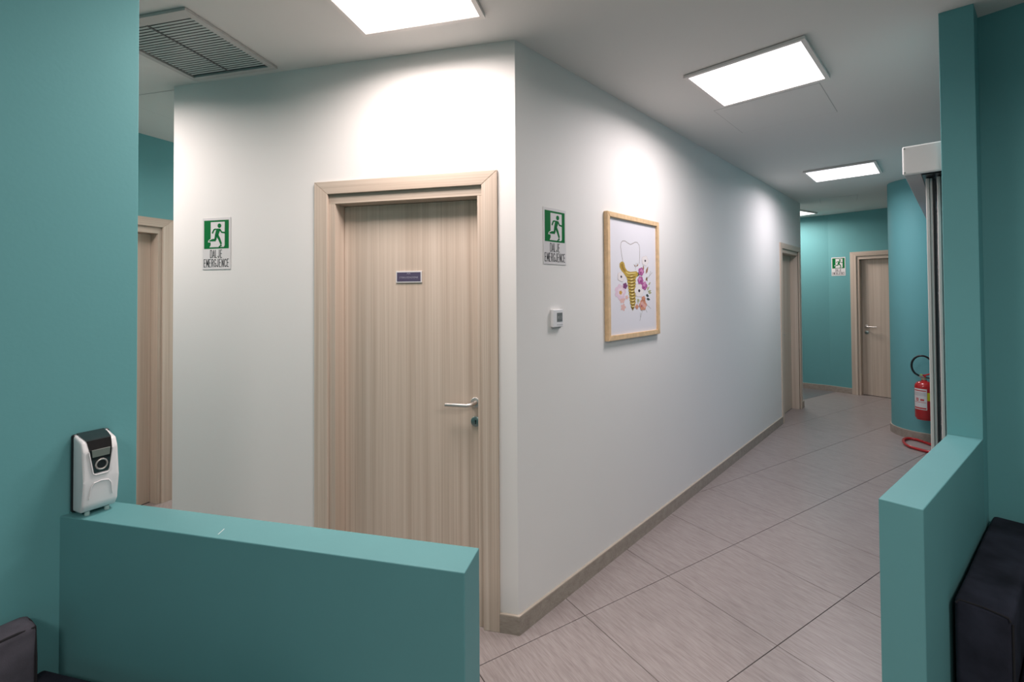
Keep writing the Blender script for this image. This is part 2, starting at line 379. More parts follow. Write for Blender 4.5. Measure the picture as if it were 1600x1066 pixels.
# name plate on door 1
px, pz = -.588-D1[0], 1.664
pl = box('name_plate', -.0725, .0725, -.006, 0, -.030, .030, SIGNW, d1, .001, 1, loc=(px, .09, pz)); pl['label'] = 'dark plum name plate with a white rim'
box('plate_face', -.066, .066, -.0068, -.005, -.0235, .0235, PLATE, pl)
text('lettering', 'STERILIZZAZIONE', .0085, .104, PLATEL, pl, 0, -.0070, -.003)
b = bmesh.new(); add_xz(b, strip([(-.010, .015), (-.004, .020), (0, .014), (.004, .020), (.010, .015)], .002), -.0075, -.0065); obj('emblem', b, PLATEL, pl)

# ------------------------------------------------------------------ exit signs
def arc(cx, cz, rx, rz, a0, a1, n=7): return [(cx+rx*math.cos(math.radians(a0+(a1-a0)*k/n)), cz+rz*math.sin(math.radians(a0+(a1-a0)*k/n))) for k in range(n+1)]
GLYPH = {'D': [[(.08, 0), (.08, 2)], [(.08, 1.92), (.5, 1.92)]+arc(.5, 1.45, .42, .47, 90, 0)+arc(.5, .55, .42, .47, 0, -90)+[(.08, .08)]],
 'A': [[(.02, 0), (.5, 2)], [(.5, 2), (.98, 0)], [(.2, .6), (.8, .6)]], 'L': [[(.1, 2), (.1, 0)], [(.1, .08), (.85, .08)]],
 'J': [[(.75, 2), (.75, .55)]+arc(.43, .5, .32, .42, 0, -180)], 'E': [[(.1, 0), (.1, 2)], [(.1, .08), (.88, .08)], [(.1, 1.05), (.8, 1.05)], [(.1, 1.92), (.88, 1.92)]],
 'M': [[(.06, 0), (.06, 2)], [(.06, 1.95), (.5, .5)], [(.5, .5), (.94, 1.95)], [(.94, 2), (.94, 0)]], 'N': [[(.1, 0), (.1, 2)], [(.1, 1.95), (.88, .05)], [(.88, 0), (.88, 2)]],
 'R': [[(.1, 0), (.1, 2)], [(.1, 1.92), (.5, 1.92)]+arc(.5, 1.48, .36, .44, 90, -90)+[(.1, 1.04)], [(.5, 1.04), (.9, 0)]],
 'G': [arc(.5, 1.4, .4, .52, 20, 180)+arc(.5, .6, .4, .52, 180, 360)+[(.9, .95), (.55, .95)]], 'C': [arc(.5, 1.4, .4, .52, 15, 180)+arc(.5, .6, .4, .52, 180, 345)]}
def block_text(body, h, width, m, parent, x, y, z, wgt=.012):
    n = len(body); cw = width/(n+(n-1)*.30); b = bmesh.new(); wgt = cw*.26
    for i, ch in enumerate(body):
        ox = x-width/2+i*cw*1.30
        for st_ in GLYPH[ch]:
            P_ = [(ox+px_*cw, z-h/2+pz_*h/2) for px_, pz_ in st_]
            for p, q_ in zip(P_, P_[1:]):
                d_ = Vector((q_[0]-p[0], q_[1]-p[1])); e_ = d_.normalized()*wgt*.22 if len(P_) > 2 else d_*0
                add_xz(b, strip([(p[0]-e_.x, p[1]-e_.y), (q_[0]+e_.x, q_[1]+e_.y)], wgt), y-.0005, y)
    return obj('lettering', b, m, parent)
def exit_sign(o, ang, x, z, label, w_=.188, h_=.288):
    r = empty('exit_sign', (*loc2w(o, ang, x), z), ang, label=label, cat='sign', group='emergency exit signs')
    def X(px): return (px-412)/235*w_/2
    def Z(py, px=412): return -(py+(px-412)*.045-532)/440*h_/2
    sh = lambda L: [(X(a), Z(c, a)) for a, c in L]
    box('sign_plate', -w_/2, w_/2, -.003, 0, -h_/2, h_/2, SIGNW, r, .0008, 1)
    gz0, gz1 = Z(618), Z(137)
    box('green_field', X(205), X(618), -.0036, -.0028, gz0, gz1, GREEN, r)
    b = bmesh.new()
    add_xz(b, [(X(318), Z(168)), (X(552), Z(168)), (X(552), Z(570)), (X(535), Z(594)), (X(300), Z(594)), (X(320), Z(552)), (X(318), Z(510)), (X(270), Z(508)), (X(282), Z(475)), (X(318), Z(450))], -.0042, -.0034)
    obj('doorway', b, SIGNW, r)
    b = bmesh.new(); y0, y1 = -.0050, -.0040
    add_xz(b, circle(X(465), Z(232), .0122), y0, y1)
    u = w_/470
    add_xz(b, sh([(385, 282), (462, 278), (480, 300), (452, 375), (448, 400), (395, 405), (392, 380), (412, 300)]), y0, y1)
    for L_, wd in (([(400, 290), (375, 298), (346, 362)], 22), ([(468, 285), (503, 340), (556, 346)], 21), ([(408, 390), (398, 470)], 34), ([(405, 472), (345, 476), (290, 492)], [34, 32, 8]),
                   ([(425, 385), (462, 450), (495, 540)], [42, 36, 28]), ([(500, 555), (478, 575), (455, 592)], [26, 20, 10])):
        ww = [q_*u for q_ in wd] if isinstance(wd, list) else wd*u
        add_xz(b, strip(sh(L_), ww), y0, y1)
    obj('running_figure', b, GREEN, r)
    block_text('DALJE', .045, .080, INK, r, X(410), -.0031, Z(708))
    block_text('EMERGJENCE', .045, .168, INK, r, X(412), -.0031, Z(862))
    return r
exit_sign(K, A_DOOR, -1.702, 1.862, 'green and white exit sign left of the sterilisation door')
exit_sign(K, A_COR, .293, 1.866, 'green and white exit sign on the corridor wall above the thermostat')
exit_sign(O_FAR, A_FAR, .535, 1.950, 'small distant green exit sign on the teal far wall')

# ------------------------------------------------------------------ thermostat
t = empty('thermostat', (*loc2w(K, A_COR, .294), 1.447), A_COR, label='square white thermostat with grey screen below the corridor exit sign', cat='thermostat')
box('housing', -.041, .041, -.020, 0, -.045, .045, WPLAST, t, .004)
box('back_box', -.036, .030, -.012, 0, -.052, .035, GPLAST, t, .002)
box('screen', -.012, .033, -.0212, -.019, -.018, .028, SCREEN, t, .0005, 1)
text('lettering', '88 22.5', .014, .034, GPLAST, t, .0105, -.0213, .005)
for k in range(5): box('button', -.012+k*.010, -.0055+k*.010, -.0208, -.019, -.035, -.0315, GPLAST, t)

# ------------------------------------------------------------------ framed print
FW, FH, FD = .664, .765, .026
fr = empty('framed_print', (*loc2w(K, A_COR, 1.094), 1.673), A_COR, label='tall light-wood framed print of a golden dental implant among flowers', cat='picture')
hw, hh, fb_ = FW/2, FH/2, .030
for nm, poly in (('frame_bar', [(-hw, -hh), (-hw, hh), (-hw+fb_, hh-fb_), (-hw+fb_, -hh+fb_)]), ('frame_bar', [(hw, -hh), (hw, hh), (hw-fb_, hh-fb_), (hw-fb_, -hh+fb_)]),
                 ('frame_bar', [(-hw, hh), (hw, hh), (hw-fb_, hh-fb_), (-hw+fb_, hh-fb_)]), ('frame_bar', [(-hw, -hh), (hw, -hh), (hw-fb_, -hh+fb_), (-hw+fb_, -hh+fb_)])):
    b = bmesh.new(); add_xz(b, poly, -FD, -.001)
    bmesh.ops.bevel(b, geom=[e for e in b.edges if abs(e.verts[0].co.y+FD) < 1e-6 and abs(e.verts[1].co.y+FD) < 1e-6], offset=.002, segments=2, affect='EDGES')
    obj(nm, b, PINE, fr)
iw, ih = FW-2*fb_, FH-2*fb_
paper = box('print', -iw/2-.004, iw/2+.004, -.012, -.003, -ih/2-.004, ih/2+.004, PAPER, fr)
def AP(zx, zy):
    u = (zx-165)/310; v = (zy-(108+72*u))/(857-117*u); ww = u*1.158/(u*1.158+1-u)
    return (-iw/2+ww*iw, ih/2-v*ih)
lay = [0]
def art(nm, polys, c, raise_=True):
    lay[0] += 1; y = -.0122-lay[0]*.00006; m = flat('ink_'+nm, c)
    for P_ in polys:
        b = bmesh.new(); add_xz(b, P_, y, y+.00005); obj(nm, b, m, paper)
A = lambda L: [AP(*p) for p in L]
def bloom(zx, zy, r, n=5, k=.18, ph=0, sx=1.0):
    cx, cz = AP(zx, zy); s = .00118
    return [(cx+r*s*sx*1.4*(1-k+k*abs(math.cos(n*a/2+ph)))*math.cos(a), cz+r*s*(1-k+k*abs(math.cos(n*a/2+ph)))*math.sin(a)) for a in [2*PI*q_/40 for q_ in range(40)]]
def leaf(p, q_, wd):
    (x0, y0), (x1, y1) = AP(*p), AP(*q_); d = Vector((x1-x0, y1-y0)); n = Vector((-d.y, d.x)).normalized()*wd
    return [(x0, y0), (x0+d.x*.35+n.x, y0+d.y*.35+n.y), (x0+d.x*.7+n.x*.7, y0+d.y*.7+n.y*.7), (x1, y1), (x0+d.x*.7-n.x*.7, y0+d.y*.7-n.y*.7), (x0+d.x*.35-n.x, y0+d.y*.35-n.y)]
art('tooth_outline', [strip(A([(242, 440), (234, 380), (229, 325), (231, 295), (240, 281), (255, 281), (272, 296), (288, 306), (302, 299), (318, 289), (333, 291), (346, 312), (350, 345), (348, 400), (346, 445)]), .0035)], (.22, .17, .13))
art('stem', [strip(A(l), .0022) for l in ([(345, 860), (352, 830), (365, 785)], [(350, 835), (348, 800)], [(400, 560), (425, 530), (445, 510)], [(420, 535), (432, 500)], [(385, 770), (400, 800)], [(395, 740), (430, 772)], [(318, 490), (325, 440)], [(322, 470), (338, 440)], [(315, 465), (308, 450)])], (.17, .17, .12))
art('leaf', [leaf((392, 520), (412, 466), .012), leaf((395, 545), (405, 575), .008), leaf((318, 470), (312, 452), .006), leaf((326, 465), (340, 450), .005), leaf((374, 495), (376, 455), .009), leaf((390, 570), (405, 540), .008)], (.33, .17, .10))
art('dark_leaf', [leaf((392, 672), (415, 682), .011), leaf((395, 700), (425, 706), .009), leaf((335, 540), (322, 505), .014), leaf((346, 530), (330, 510), .012)], (.045, .06, .06))
art('olive_leaf', [leaf(a, c, .008) for a, c in (((400, 640), (420, 610)), ((405, 650), (435, 640)), ((400, 630), (400, 600)), ((410, 660), (438, 655)), ((412, 600), (430, 580)), ((345, 720), (330, 700)), ((330, 700), (335, 740)))], (.42, .42, .24))
art('pale_blossom', [bloom(235, 705, 22, 6, .3), bloom(240, 762, 20, 5, .4), bloom(262, 690, 12, 5, .3)], (.74, .46, .42))
art('pink_peony', [bloom(225, 650, 42, 7, .22)], (.74, .56, .66)); art('peony_inner', [bloom(228, 650, 24, 5, .3)], (.80, .66, .72)); art('peony_heart', [bloom(226, 655, 11, 5, .2)], (.62, .33, .06))
art('gold_arm', [A([(222, 445), (230, 432), (240, 430), (248, 440), (254, 475), (266, 497), (285, 505), (325, 500), (338, 520), (325, 545), (262, 548), (248, 520), (232, 497), (222, 470)])], (.50, .33, .05))
art('gold_arm_shade', [A([(228, 452), (240, 442), (244, 470), (256, 500), (250, 505), (236, 488)])], (.33, .19, .03))
art('gold_highlight', [strip(A([(258, 505), (275, 518), (320, 512)]), .007)], (.72, .58, .22))
sc = []; sd = []; sl = []
for k in range(11):
    y = 530+k*22; wl_ = 30-k*1.3; cx = 291+k*.9
    if k == 10: wl_ = 12
    sd.append(A([(cx-wl_+3, y-4), (cx+wl_-3, y-9), (cx+wl_-4, y+18), (cx-wl_+4, y+20)]))
    sc.append(strip(A([(cx-wl_, y+2), (cx, y+8), (cx+wl_, y-4)]), .011)); sl.append(strip(A([(cx-6, y+7), (cx+8, y+4)]), .005))
art('screw_core', sd+[A([(284, 755), (312, 750), (298, 788)])], (.24, .14, .02)); art('screw_thread', sc, (.52, .36, .06)); art('screw_shine', sl, (.86, .74, .42))
art('violet_bud', [bloom(252, 606, 17, 5, .25)], (.20, .05, .16))
art('white_anemone', [bloom(388, 425, 30, 5, .2), bloom(230, 540, 27, 5, .15), bloom(342, 640, 38, 6, .12)], (.80, .74, .74))
art('anemone_edge', [strip(bloom(388, 425, 29, 5, .2), .002), strip(bloom(342, 640, 37, 6, .12), .002), strip(bloom(230, 540, 26, 5, .15), .0018)], (.64, .54, .56))
art('anemone_heart', [bloom(388, 425, 6.5, 5, .1), bloom(230, 540, 6.5, 5, .1), bloom(342, 642, 8.5, 5, .1)], (.05, .03, .05))
art('magenta_rose', [bloom(357, 503, 24, 5, .2), bloom(352, 566, 24, 6, .2, .4), bloom(380, 606, 25, 5, .25)], (.42, .10, .30))
art('rose_petal', [bloom(360, 500, 13, 4, .3), bloom(348, 560, 12, 4, .35), bloom(378, 600, 11, 4, .3), bloom(385, 585, 8, 4, .3)], (.60, .25, .46))
art('rose_shade', [bloom(356, 510, 6, 4, .3), bloom(354, 572, 7, 4, .3), bloom(376, 618, 6, 4, .3)], (.23, .04, .16))
art('coral_rose', [bloom(368, 745, 32, 6, .2), bloom(372, 700, 17, 5, .3), bloom(325, 758, 14, 4, .3)], (.62, .27, .17))
art('coral_petal', [bloom(362, 738, 15, 5, .3), bloom(380, 752, 12, 4, .3)], (.72, .40, .36)); art('coral_heart', [bloom(358, 752, 7, 4, .3)], (.40, .08, .10))

# ------------------------------------------------------------------ ceiling panels
def panel(cx, cy, ang, strength, col, label, half=.290, rim=.020):
    r = empty('ceiling_panel', (cx, cy, H), ang, label=label, cat='ceiling light')
    r['group'] = 'square LED ceiling panels'
    o_ = half; i_ = half-rim; t0 = -.018
    for poly in ([(-o_, -o_), (o_, -o_), (i_, -i_), (-i_, -i_)], [(o_, -o_), (o_, o_), (i_, i_), (i_, -i_)], [(o_, o_), (-o_, o_), (-i_, i_), (i_, i_)], [(-o_, o_), (-o_, -o_), (-i_, -i_), (-i_, i_)]):
        b = bmesh.new(); add_prism(b, poly, t0, -.004, 0); obj('frame_bar', b, PFRAME, r)
    b = bmesh.new(); add_box(b, -o_+.02, o_-.02, -o_+.02, o_-.02, -.006, 0); obj('back_pan', b, GPLAST, r)
    b = bmesh.new(); add_box(b, -i_, i_, -i_, i_, -.0155, -.010)
    m = mat('diffuser', (.9, .9, .9), .5, emit=col, es=1.9); obj('diffuser', b, m, r)
    ld = bpy.data.lights.new('panel_light', 'AREA'); ld.shape = 'SQUARE'; ld.size = 2*i_-.01; ld.energy = strength; ld.color = col; ld.spread = math.radians(SPREAD)
    lo = bpy.data.objects.new('panel_light', ld); COL.objects.link(lo); lo.parent = r; lo.location = (0, 0, -.0165)
    return r
panel(-.458, 1.768, math.radians(-14.0), P1, C_WARM, 'glowing square ceiling panel above the left half wall, cut by the frame top')
panel(1.363, 2.560, math.radians(46.0), P2, C_NEUT, 'glowing square ceiling panel nearest the corridor middle, beside the access hatch')
panel(3.325, 4.655, math.radians(47.0), P3, C_COOL, 'smaller-looking glowing ceiling panel farther down the corridor')
panel(4.28, 7.20, math.radians(31.0), P4, C_WARM, 'sliver of a glowing ceiling panel past the corridor corner')
panel(-2.42, 2.10, math.radians(-23), P_LEFT, C_WARM, 'glowing ceiling panel in the left passage behind the teal wall')
panel(-1.85, 4.75, math.radians(-23), 23, C_WARM, 'added unseen fill panel farther along the left passage')  # added out of sight to brighten the passage ceiling
panel(-.45, -1.2, math.radians(10), P_FILL, C_WARM, 'added unseen fill panel over the waiting seats, behind and left of the camera')  # added fill: lifts the half wall fronts and evens the door wall
panel(1.40, -.25, math.radians(38), P_FILL, C_WARM, 'added unseen fill panel over the waiting seats, near the right teal wall')  # second added fill, placed to brighten the right wall

# ------------------------------------------------------------------ ceiling hatches
def hatch(cx, cy, ang, half, label):
    r = empty('access_hatch', (cx, cy, H), ang, label=label, cat='hatch', kind='structure')
    o_ = half; i_ = half-.003
    for poly in ([(-o_, -o_), (o_, -o_), (i_, -i_), (-i_, -i_)], [(o_, -o_), (o_, o_), (i_, i_), (i_, -i_)], [(o_, o_), (-o_, o_), (-i_, i_), (i_, i_)], [(-o_, o_), (-o_, -o_), (-i_, -i_), (-i_, i_)]):
        b = bmesh.new(); add_prism(b, poly, -.0008, 0); obj('joint', b, mat('joint_shadow_gap', (.42, .41, .40), .9), r)
    box('hatch_lid', -i_, i_, -i_, i_, -.0015, 0, CEIL, r)
hatch(1.760, 3.075, math.radians(47.0), .297, 'flush square access hatch in the ceiling beside the middle light panel')
hatch(-2.03, 3.02, math.radians(-14.0), .30, 'flush square access hatch in the ceiling of the left passage')
hatch(4.28, 6.08, math.radians(55), .20, 'faint access hatch in the ceiling near the far teal wall')

# ------------------------------------------------------------------ ceiling vent
vA = Vector((-1.346, 1.909)); vB = Vector((-1.221, 2.424)); vx = (vB-vA).normalized(); vlen = (vB-vA).length; vy = Vector((-vx.y, vx.x)); vw = .540
vc = vA+vx*vlen/2+vy*vw/2
v = empty('ceiling_vent', (vc.x, vc.y, H), math.atan2(vx.y, vx.x), label='square louvred return air vent in the ceiling at upper left', cat='vent')
a_, b2 = vlen/2, vw/2; rim = .030
for poly in ([(-a_, -b2), (a_, -b2), (a_-rim, -b2+rim), (-a_+rim+.02, -b2+rim)], [(a_, -b2), (a_, b2), (a_-rim, b2-rim), (a_-rim, -b2+rim)], [(a_, b2), (-a_, b2), (-a_+rim+.02, b2-rim), (a_-rim, b2-rim)], [(-a_, b2), (-a_, -b2), (-a_+rim+.02, -b2+rim), (-a_+rim+.02, b2-rim)]):
    b = bmesh.new(); add_prism(b, poly, -.0145, -.001, .001, 1); obj('frame_bar', b, VENTF, v)
box('dark_duct', -a_+.03, a_-.03, -b2+.03, b2-.03, -.003, 0, BLACK, v)
x0 = -a_+rim+.014; x1 = a_-rim-.016; NS = 24; st = (x1-x0)/NS
bm = bmesh.new()
P_ = [(-st*.33, -.0090), (-st*.33, -.0080), (st*.33, -.0080), (st*.33, -.0090)]
y_0, y_1 = -b2+rim, b2-rim-.012
vs0 = [bm.verts.new((px_, y_0, pz_)) for px_, pz_ in P_]; vs1 = [bm.verts.new((px_, y_1, pz_)) for px_, pz_ in P_]
bm.faces.new(vs0); bm.faces.new(vs1[::-1])
for i in range(4): bm.faces.new((vs0[i], vs1[i], vs1[(i+1) % 4], vs0[(i+1) % 4]))
s0 = obj('slat', bm, SLATM, v, loc=(x0+st/2, 0, 0))
for k in range(1, NS):
    c = s0.copy(); COL.objects.link(c); c.location = (x0+st*(k+.5), 0, 0)
box('centre_bar', x0, x1, -.0045, .0045, -.0125, -.0095, mat('dark_vent_bar', (.10, .11, .11), .5), v)

# ------------------------------------------------------------------ sliding door with header box
AU = math.atan2(.72, .695)
sd_ = empty('sliding_door', (1.848, 1.993, 0), AU, label='sliding entrance door of grey profiles under a long white header box, behind the right pillar', cat='sliding door')
bm = bmesh.new(); add_box(bm, .045, 2.09, -.020, .126, 2.118, 2.222, .004)
hb = obj('header_box', bm, GPLAST, sd_)
box('header_end_cap', .022, .045, -.024, .130, 2.098, 2.226, mat('end_cap_plastic', (.74, .73, .72), .4), sd_, .006, 3)
for y_, z_ in ((.122, 2.216), (.122, 2.108), (-.016, 2.216)):
    b = bmesh.new(); add_lathe(b, [(.003, 0), (.003, .001)], 12, (0, 0, 0), 'y'); s_ = obj('screw', b, STEELD, sd_, loc=(.022, y_, z_), rz=-PI/2)
box('cover_flange', .06, 2.09, .068, .126, 2.100, 2.118, GPLAST, sd_, .002, 1)
box('track', .06, 2.09, -.020, .066, 2.095, 2.118, BLACK, sd_)
def sleaf(y0, y1, xs, label):
    ln = .93; z1 = 2.092; q_ = (y1-y0)
    box('door_stile', xs, xs+.045, y0+q_*.48, y1, .01, z1, ALUP, sd_, .002, 1)
    box('door_stile', xs+.006, xs+.045, y0, y0+q_*.46, .01, z1, ALU, sd_, .002, 1)
    box('door_stile', xs+ln-.045, xs+ln, y0, y1, .01, z1, ALU, sd_, .002, 1)
    for z0, z1_ in ((.01, .09), (2.04, 2.092)): box('door_rail', xs+.046, xs+ln-.046, y0, y1, z0, z1_, ALU, sd_)
    box('door_pane', xs+.046, xs+ln-.046, (y0+y1)/2-.004, (y0+y1)/2+.004, .09, 2.04, GLASS, sd_)
    box('brush_seal', xs+.010, xs+.03, y0-.010, y0-.0005, .01, 2.09, BLACK, sd_)
sleaf(.034, .057, .14, '')
sleaf(-.004, .019, .125, '')
box('floor_track', .10, 2.05, -.015, .070, .0, .008, ALU, sd_)
q0 = loc2w((1.848, 1.993), AU, 2.09, -.12); q1 = loc2w((1.848, 1.993), AU, 3.82, -.12); q2 = loc2w((1.848, 1.993), AU, 3.82, -.02); q3 = loc2w((1.848, 1.993), AU, 2.09, -.02)
poly_wall('wall_entrance', [q0, q1, q2, q3], TEAL, 'teal wall between the sliding door and the rounded wall end')
q0 = loc2w((1.848, 1.993), AU, .14, -.12); q1 = loc2w((1.848, 1.993), AU, 2.09, -.12); q2 = loc2w((1.848, 1.993), AU, 2.09, -.02); q3 = loc2w((1.848, 1.993), AU, .14, -.02)
poly_wall('wall_entrance_lintel', [q0, q1, q2, q3], TEAL, 'teal lintel above the sliding door', z0=2.23)

# ------------------------------------------------------------------ fire extinguisher
ex = Vector((4.205, 4.776)); toc = Vector((-ex.x, -ex.y)).normalized(); AE = math.atan2(toc.y, toc.x)+PI/2   # local -Y faces the corridor
e = empty('fire_extinguisher', (ex.x, ex.y, .255), AE, label='red wall-hung fire extinguisher with black hose beside the sliding door', cat='extinguisher')
b = bmesh.new(); add_lathe(b, [(.055, 0), (.068, .004), (.068, .014), (.074, .018), (.078, .028), (.078, .335), (.075, .352), (.064, .372), (.045, .386), (.024, .394), (.022, .405)], 36)
obj('cylinder', b, REDP, e, True)
b = bmesh.new(); add_lathe(b, [(.020, .404), (.022, .410), (.022, .425), (.015, .428), (.015, .440)], 20); obj('valve_collar', b, mat('brass', (.70, .60, .40), .3, .9), e, True)
b = bmesh.new(); add_box(b, -.014, .014, -.016, .016, .430, .458, .003); obj('valve', b, REDP, e)
b = bmesh.new(); add_tube(b, [(-.008, -.006, .445), (.02, -.01, .458), (.085, -.02, .488)], .008, 8); obj('squeeze_lever', b, REDP, e, True)
b = bmesh.new(); add_tube(b, [(-.005, 0, .43), (.03, 0, .428), (.09, -.01, .420)], .008, 8); obj('carry_handle', b, BLACK, e, True)
b = bmesh.new(); add_lathe(b, [(.011, 0), (.011, .010)], 16, (-.022, -.012, .452), 'y'); obj('gauge', b, mat('gauge_face', (.45, .55, .10), .4), e, True)
hp = [(-.012, -.02, .438), (-.04, -.03, .448)]+[(-.012+.083*math.cos(a), -.03-.01*math.sin(a), .545+.108*math.sin(a)) for a in [math.radians(228-k*11) for k in range(22)]]
b = bmesh.new(); add_tube(b, hp, .0095, 10); obj('hose', b, BLACK, e, True)
b = bmesh.new(); add_tube(b, [(-.005, -.02, .432), (-.038, -.028, .447)], .011, 10); obj('hose_nut', b, STEEL, e, True)
b = bmesh.new(); add_tube(b, [hp[-1], (.070, -.03, .480), (.066, -.03, .445)], [.010, .013, .015], 10); obj('nozzle', b, mat('pale_nozzle', (.60, .58, .55), .5), e, True)
def wrap(nm, a0, a1, z0, z1, r_, m):
    b = bmesh.new(); n = 14; V = []
    for k in range(n+1):
        a = math.radians(a0+(a1-a0)*k/n)
        V.append([b.verts.new((rr*math.sin(a), -rr*math.cos(a), z)) for rr, z in ((r_, z0), (r_, z1), (r_-.0008, z1), (r_-.0008, z0))])
    for k in range(n):
        for q_ in range(4): b.faces.new((V[k][q_], V[k+1][q_], V[k+1][(q_+1) % 4], V[k][(q_+1) % 4]))
    b.faces.new(V[0]); b.faces.new(V[-1][::-1])
    return obj(nm, b, m, e)
wrap('paper_label', -72, 14, .110, .320, .0788, SIGNW)
wrap('yellow_tag', 16, 75, .205, .285, .0790, mat('tag_yellow', (.62, .55, .02), .5))
lab = flat('label_red', (.50, .05, .05)); labg = flat('label_grey', (.35, .33, .34))
for k, (z0, z1, m_) in enumerate(((.296, .306, lab), (.276, .280, labg), (.264, .268, labg), (.252, .256, labg), (.182, .186, lab), (.118, .132, lab))): wrap('label_print', -68, 10, z0, z1, .0793, m_)
wrap('label_print', -52, -36, .195, .225, .0793, lab); wrap('label_print', -46, -41, .202, .218, .0796, SIGNW); wrap('label_print', -24, -2, .200, .218, .0793, lab)
b = bmesh.new(); add_box(b, -.03, .03, .074, .135, .20, .24, .002); obj('wall_bracket', b, STEELD, e)
# red loop on the floor
lp = empty('floor_loop', (4.10, 4.68, 0), 0, label='red tubular loop lying on the floor below the extinguisher', cat='stand')
ring = [(3.955, 4.66), (3.972, 4.74), (4.03, 4.84), (4.10, 4.91), (4.16, 4.935), (4.205, 4.91), (4.222, 4.85), (4.222, 4.753), (4.225, 4.6), (4.215, 4.50), (4.17, 4.44), (4.10, 4.43), (4.04, 4.48), (3.985, 4.56)]
for _ in range(2):
    nr = []
    for k in range(len(ring)):
        a, c = ring[k], ring[(k+1) % len(ring)]; nr += [(a[0]*.75+c[0]*.25, a[1]*.75+c[1]*.25), (a[0]*.25+c[0]*.75, a[1]*.25+c[1]*.75)]
    ring = nr
b = bmesh.new(); add_tube(b, [(x-4.1, y-4.68, .016) for x, y in ring], .014, 10, closed=True); obj('ring_tube', b, REDP, lp, True)
for px_, py_ in ((-.135, .0), (.122, .0)): box('rubber_pad', px_-.012, px_+.012, py_-.02, py_+.02, 0, .004, BLACK, lp)

# ------------------------------------------------------------------ air freshener dispenser
AD = math.atan2(.866, .5)
dc = J+dw*.062+Vector((.866, -.5))*.003
d = empty('air_freshener', (dc.x, dc.y, .965), AD, label='white and black automatic air freshener on the end of the left half wall', cat='dispenser')
d.scale = (1, 1, 1.10)
W2, DP, HT = .040, .082, .205
box('back_plate', -W2-.003, W2+.003, -.014, 0, .003, HT-.004, BLACK, d, .006, 3)
def shell(nm, outline, y0, y1, m, par, bev=.006, seg=3):
    b = bmesh.new(); add_xz(b, outline, y0, y1)
    bmesh.ops.bevel(b, geom=[e_ for e_ in b.edges if e_.calc_length() > .0001], offset=bev, segments=seg, profile=.6, affect='EDGES'); return obj(nm, b, m, par, True)
# white cover: side profile swept across the width, with the crown sloping forward
def cover(nm, xa, xb, prof, m, bev=.005, par=d):
    b = bmesh.new(); A0 = [b.verts.new((xa, y, z)) for y, z in prof]; B0 = [b.verts.new((xb, y, z)) for y, z in prof]
    n = len(prof); b.faces.new(A0); b.faces.new(B0[::-1])
    for i in range(n): b.faces.new((A0[i], B0[i], B0[(i+1) % n], A0[(i+1) % n]))
    if bev: bmesh.ops.bevel(b, geom=list(b.edges), offset=bev, segments=3, profile=.55, affect='EDGES')
    return obj(nm, b, m, par, True)
prof = [(-.010, .006), (-.062, .010), (-.078, .028), (-.082, .090), (-.077, .165), (-.064, .188), (-.010, .200)]
cover('cover', -W2, W2, prof, WPLAST, .007)
# glossy inlay: crown and trapezoid front
b = bmesh.new()
def yf(z): return -.082+(.005*(z-.09)/.075 if z > .09 else 0) if z <= .165 else -.077+(z-.165)*.013/.023
rows = [(.108, .015), (.115, .018), (.165, .025), (.176, .0265), (.1885, .0275)]
L_ = []; 
for z, hwid in rows: L_.append(((-hwid, yf(z)-.0012, z), (hwid, yf(z)-.0012, z)))
L_.append(((-.0285, -.060, .1905), (.0285, -.060, .1905))); L_.append(((-.031, -.030, .1975), (.031, -.030, .1975))); L_.append(((-.031, -.006, .2025), (.031, -.006, .2025)))
vv = [[b.verts.new(p) for p in r_] for r_ in L_]; ww_ = [[b.verts.new((p[0], p[1]+.004, p[2]-.004)) for p in r_] for r_ in L_]
for i in range(len(vv)-1):
    b.faces.new((vv[i][0], vv[i][1], vv[i+1][1], vv[i+1][0])); b.faces.new((ww_[i][0], ww_[i+1][0], ww_[i+1][1], ww_[i][1]))
    b.faces.new((vv[i][0], vv[i+1][0], ww_[i+1][0], ww_[i][0])); b.faces.new((vv[i][1], ww_[i][1], ww_[i+1][1], vv[i+1][1]))
b.faces.new((vv[0][0], ww_[0][0], ww_[0][1], vv[0][1])); b.faces.new((vv[-1][0], vv[-1][1], ww_[-1][1], ww_[-1][0]))
inl = obj('control_panel', b, GLOSSB, d); inl['label'] = 'glossy black control panel'
b = bmesh.new(); y_ = yf(.155); add_xz(b, [(-.019, .148), (.019, .148), (.0205, .166), (-.0205, .166)], -.0815, -.078); obj('display', b, mat('lcd_green', (.16, .19, .17), .3), inl)
b = bmesh.new(); add_tube(b, [(.0125*math.cos(a)+0, -.0835, .128+.0125*math.sin(a)) for a in [2*PI*k/24 for k in range(24)]], .0022, 8, closed=True); obj('nozzle_ring', b, STEEL, inl, True)
b = bmesh.new(); add_lathe(b, [(.010, 0), (.010, .002)], 20, (0, -.0815, .128), 'y'); obj('nozzle_hole', b, BLACK, inl)
# raised lip under the panel and embossed arch
b = bmesh.new(); add_tube(b, [(-.027, -.0795, .163), (-.0185, -.0832, .108), (-.013, -.0835, .1035), (.013, -.0835, .1035), (.0185, -.0832, .108), (.027, -.0795, .163)], .0018, 8); obj('panel_lip', b, WPLAST, d, True)
b = bmesh.new(); add_tube(b, [(-.026, -.0805, .045), (-.022, -.0825, .075), (-.016, -.083, .0835), (0, -.083, .0865), (.016, -.083, .0835), (.022, -.0825, .075), (.026, -.0805, .045)], .0015, 8); obj('embossed_arch', b, WPLAST, d, True)
for sx in (-.022, .022):
    b = bmesh.new(); add_lathe(b, [(.006, 0), (.006, .010)], 14, (sx, -.055, 0)); obj('foot', b, mat('clear_foot', (.35, .48, .46), .2), d, True)

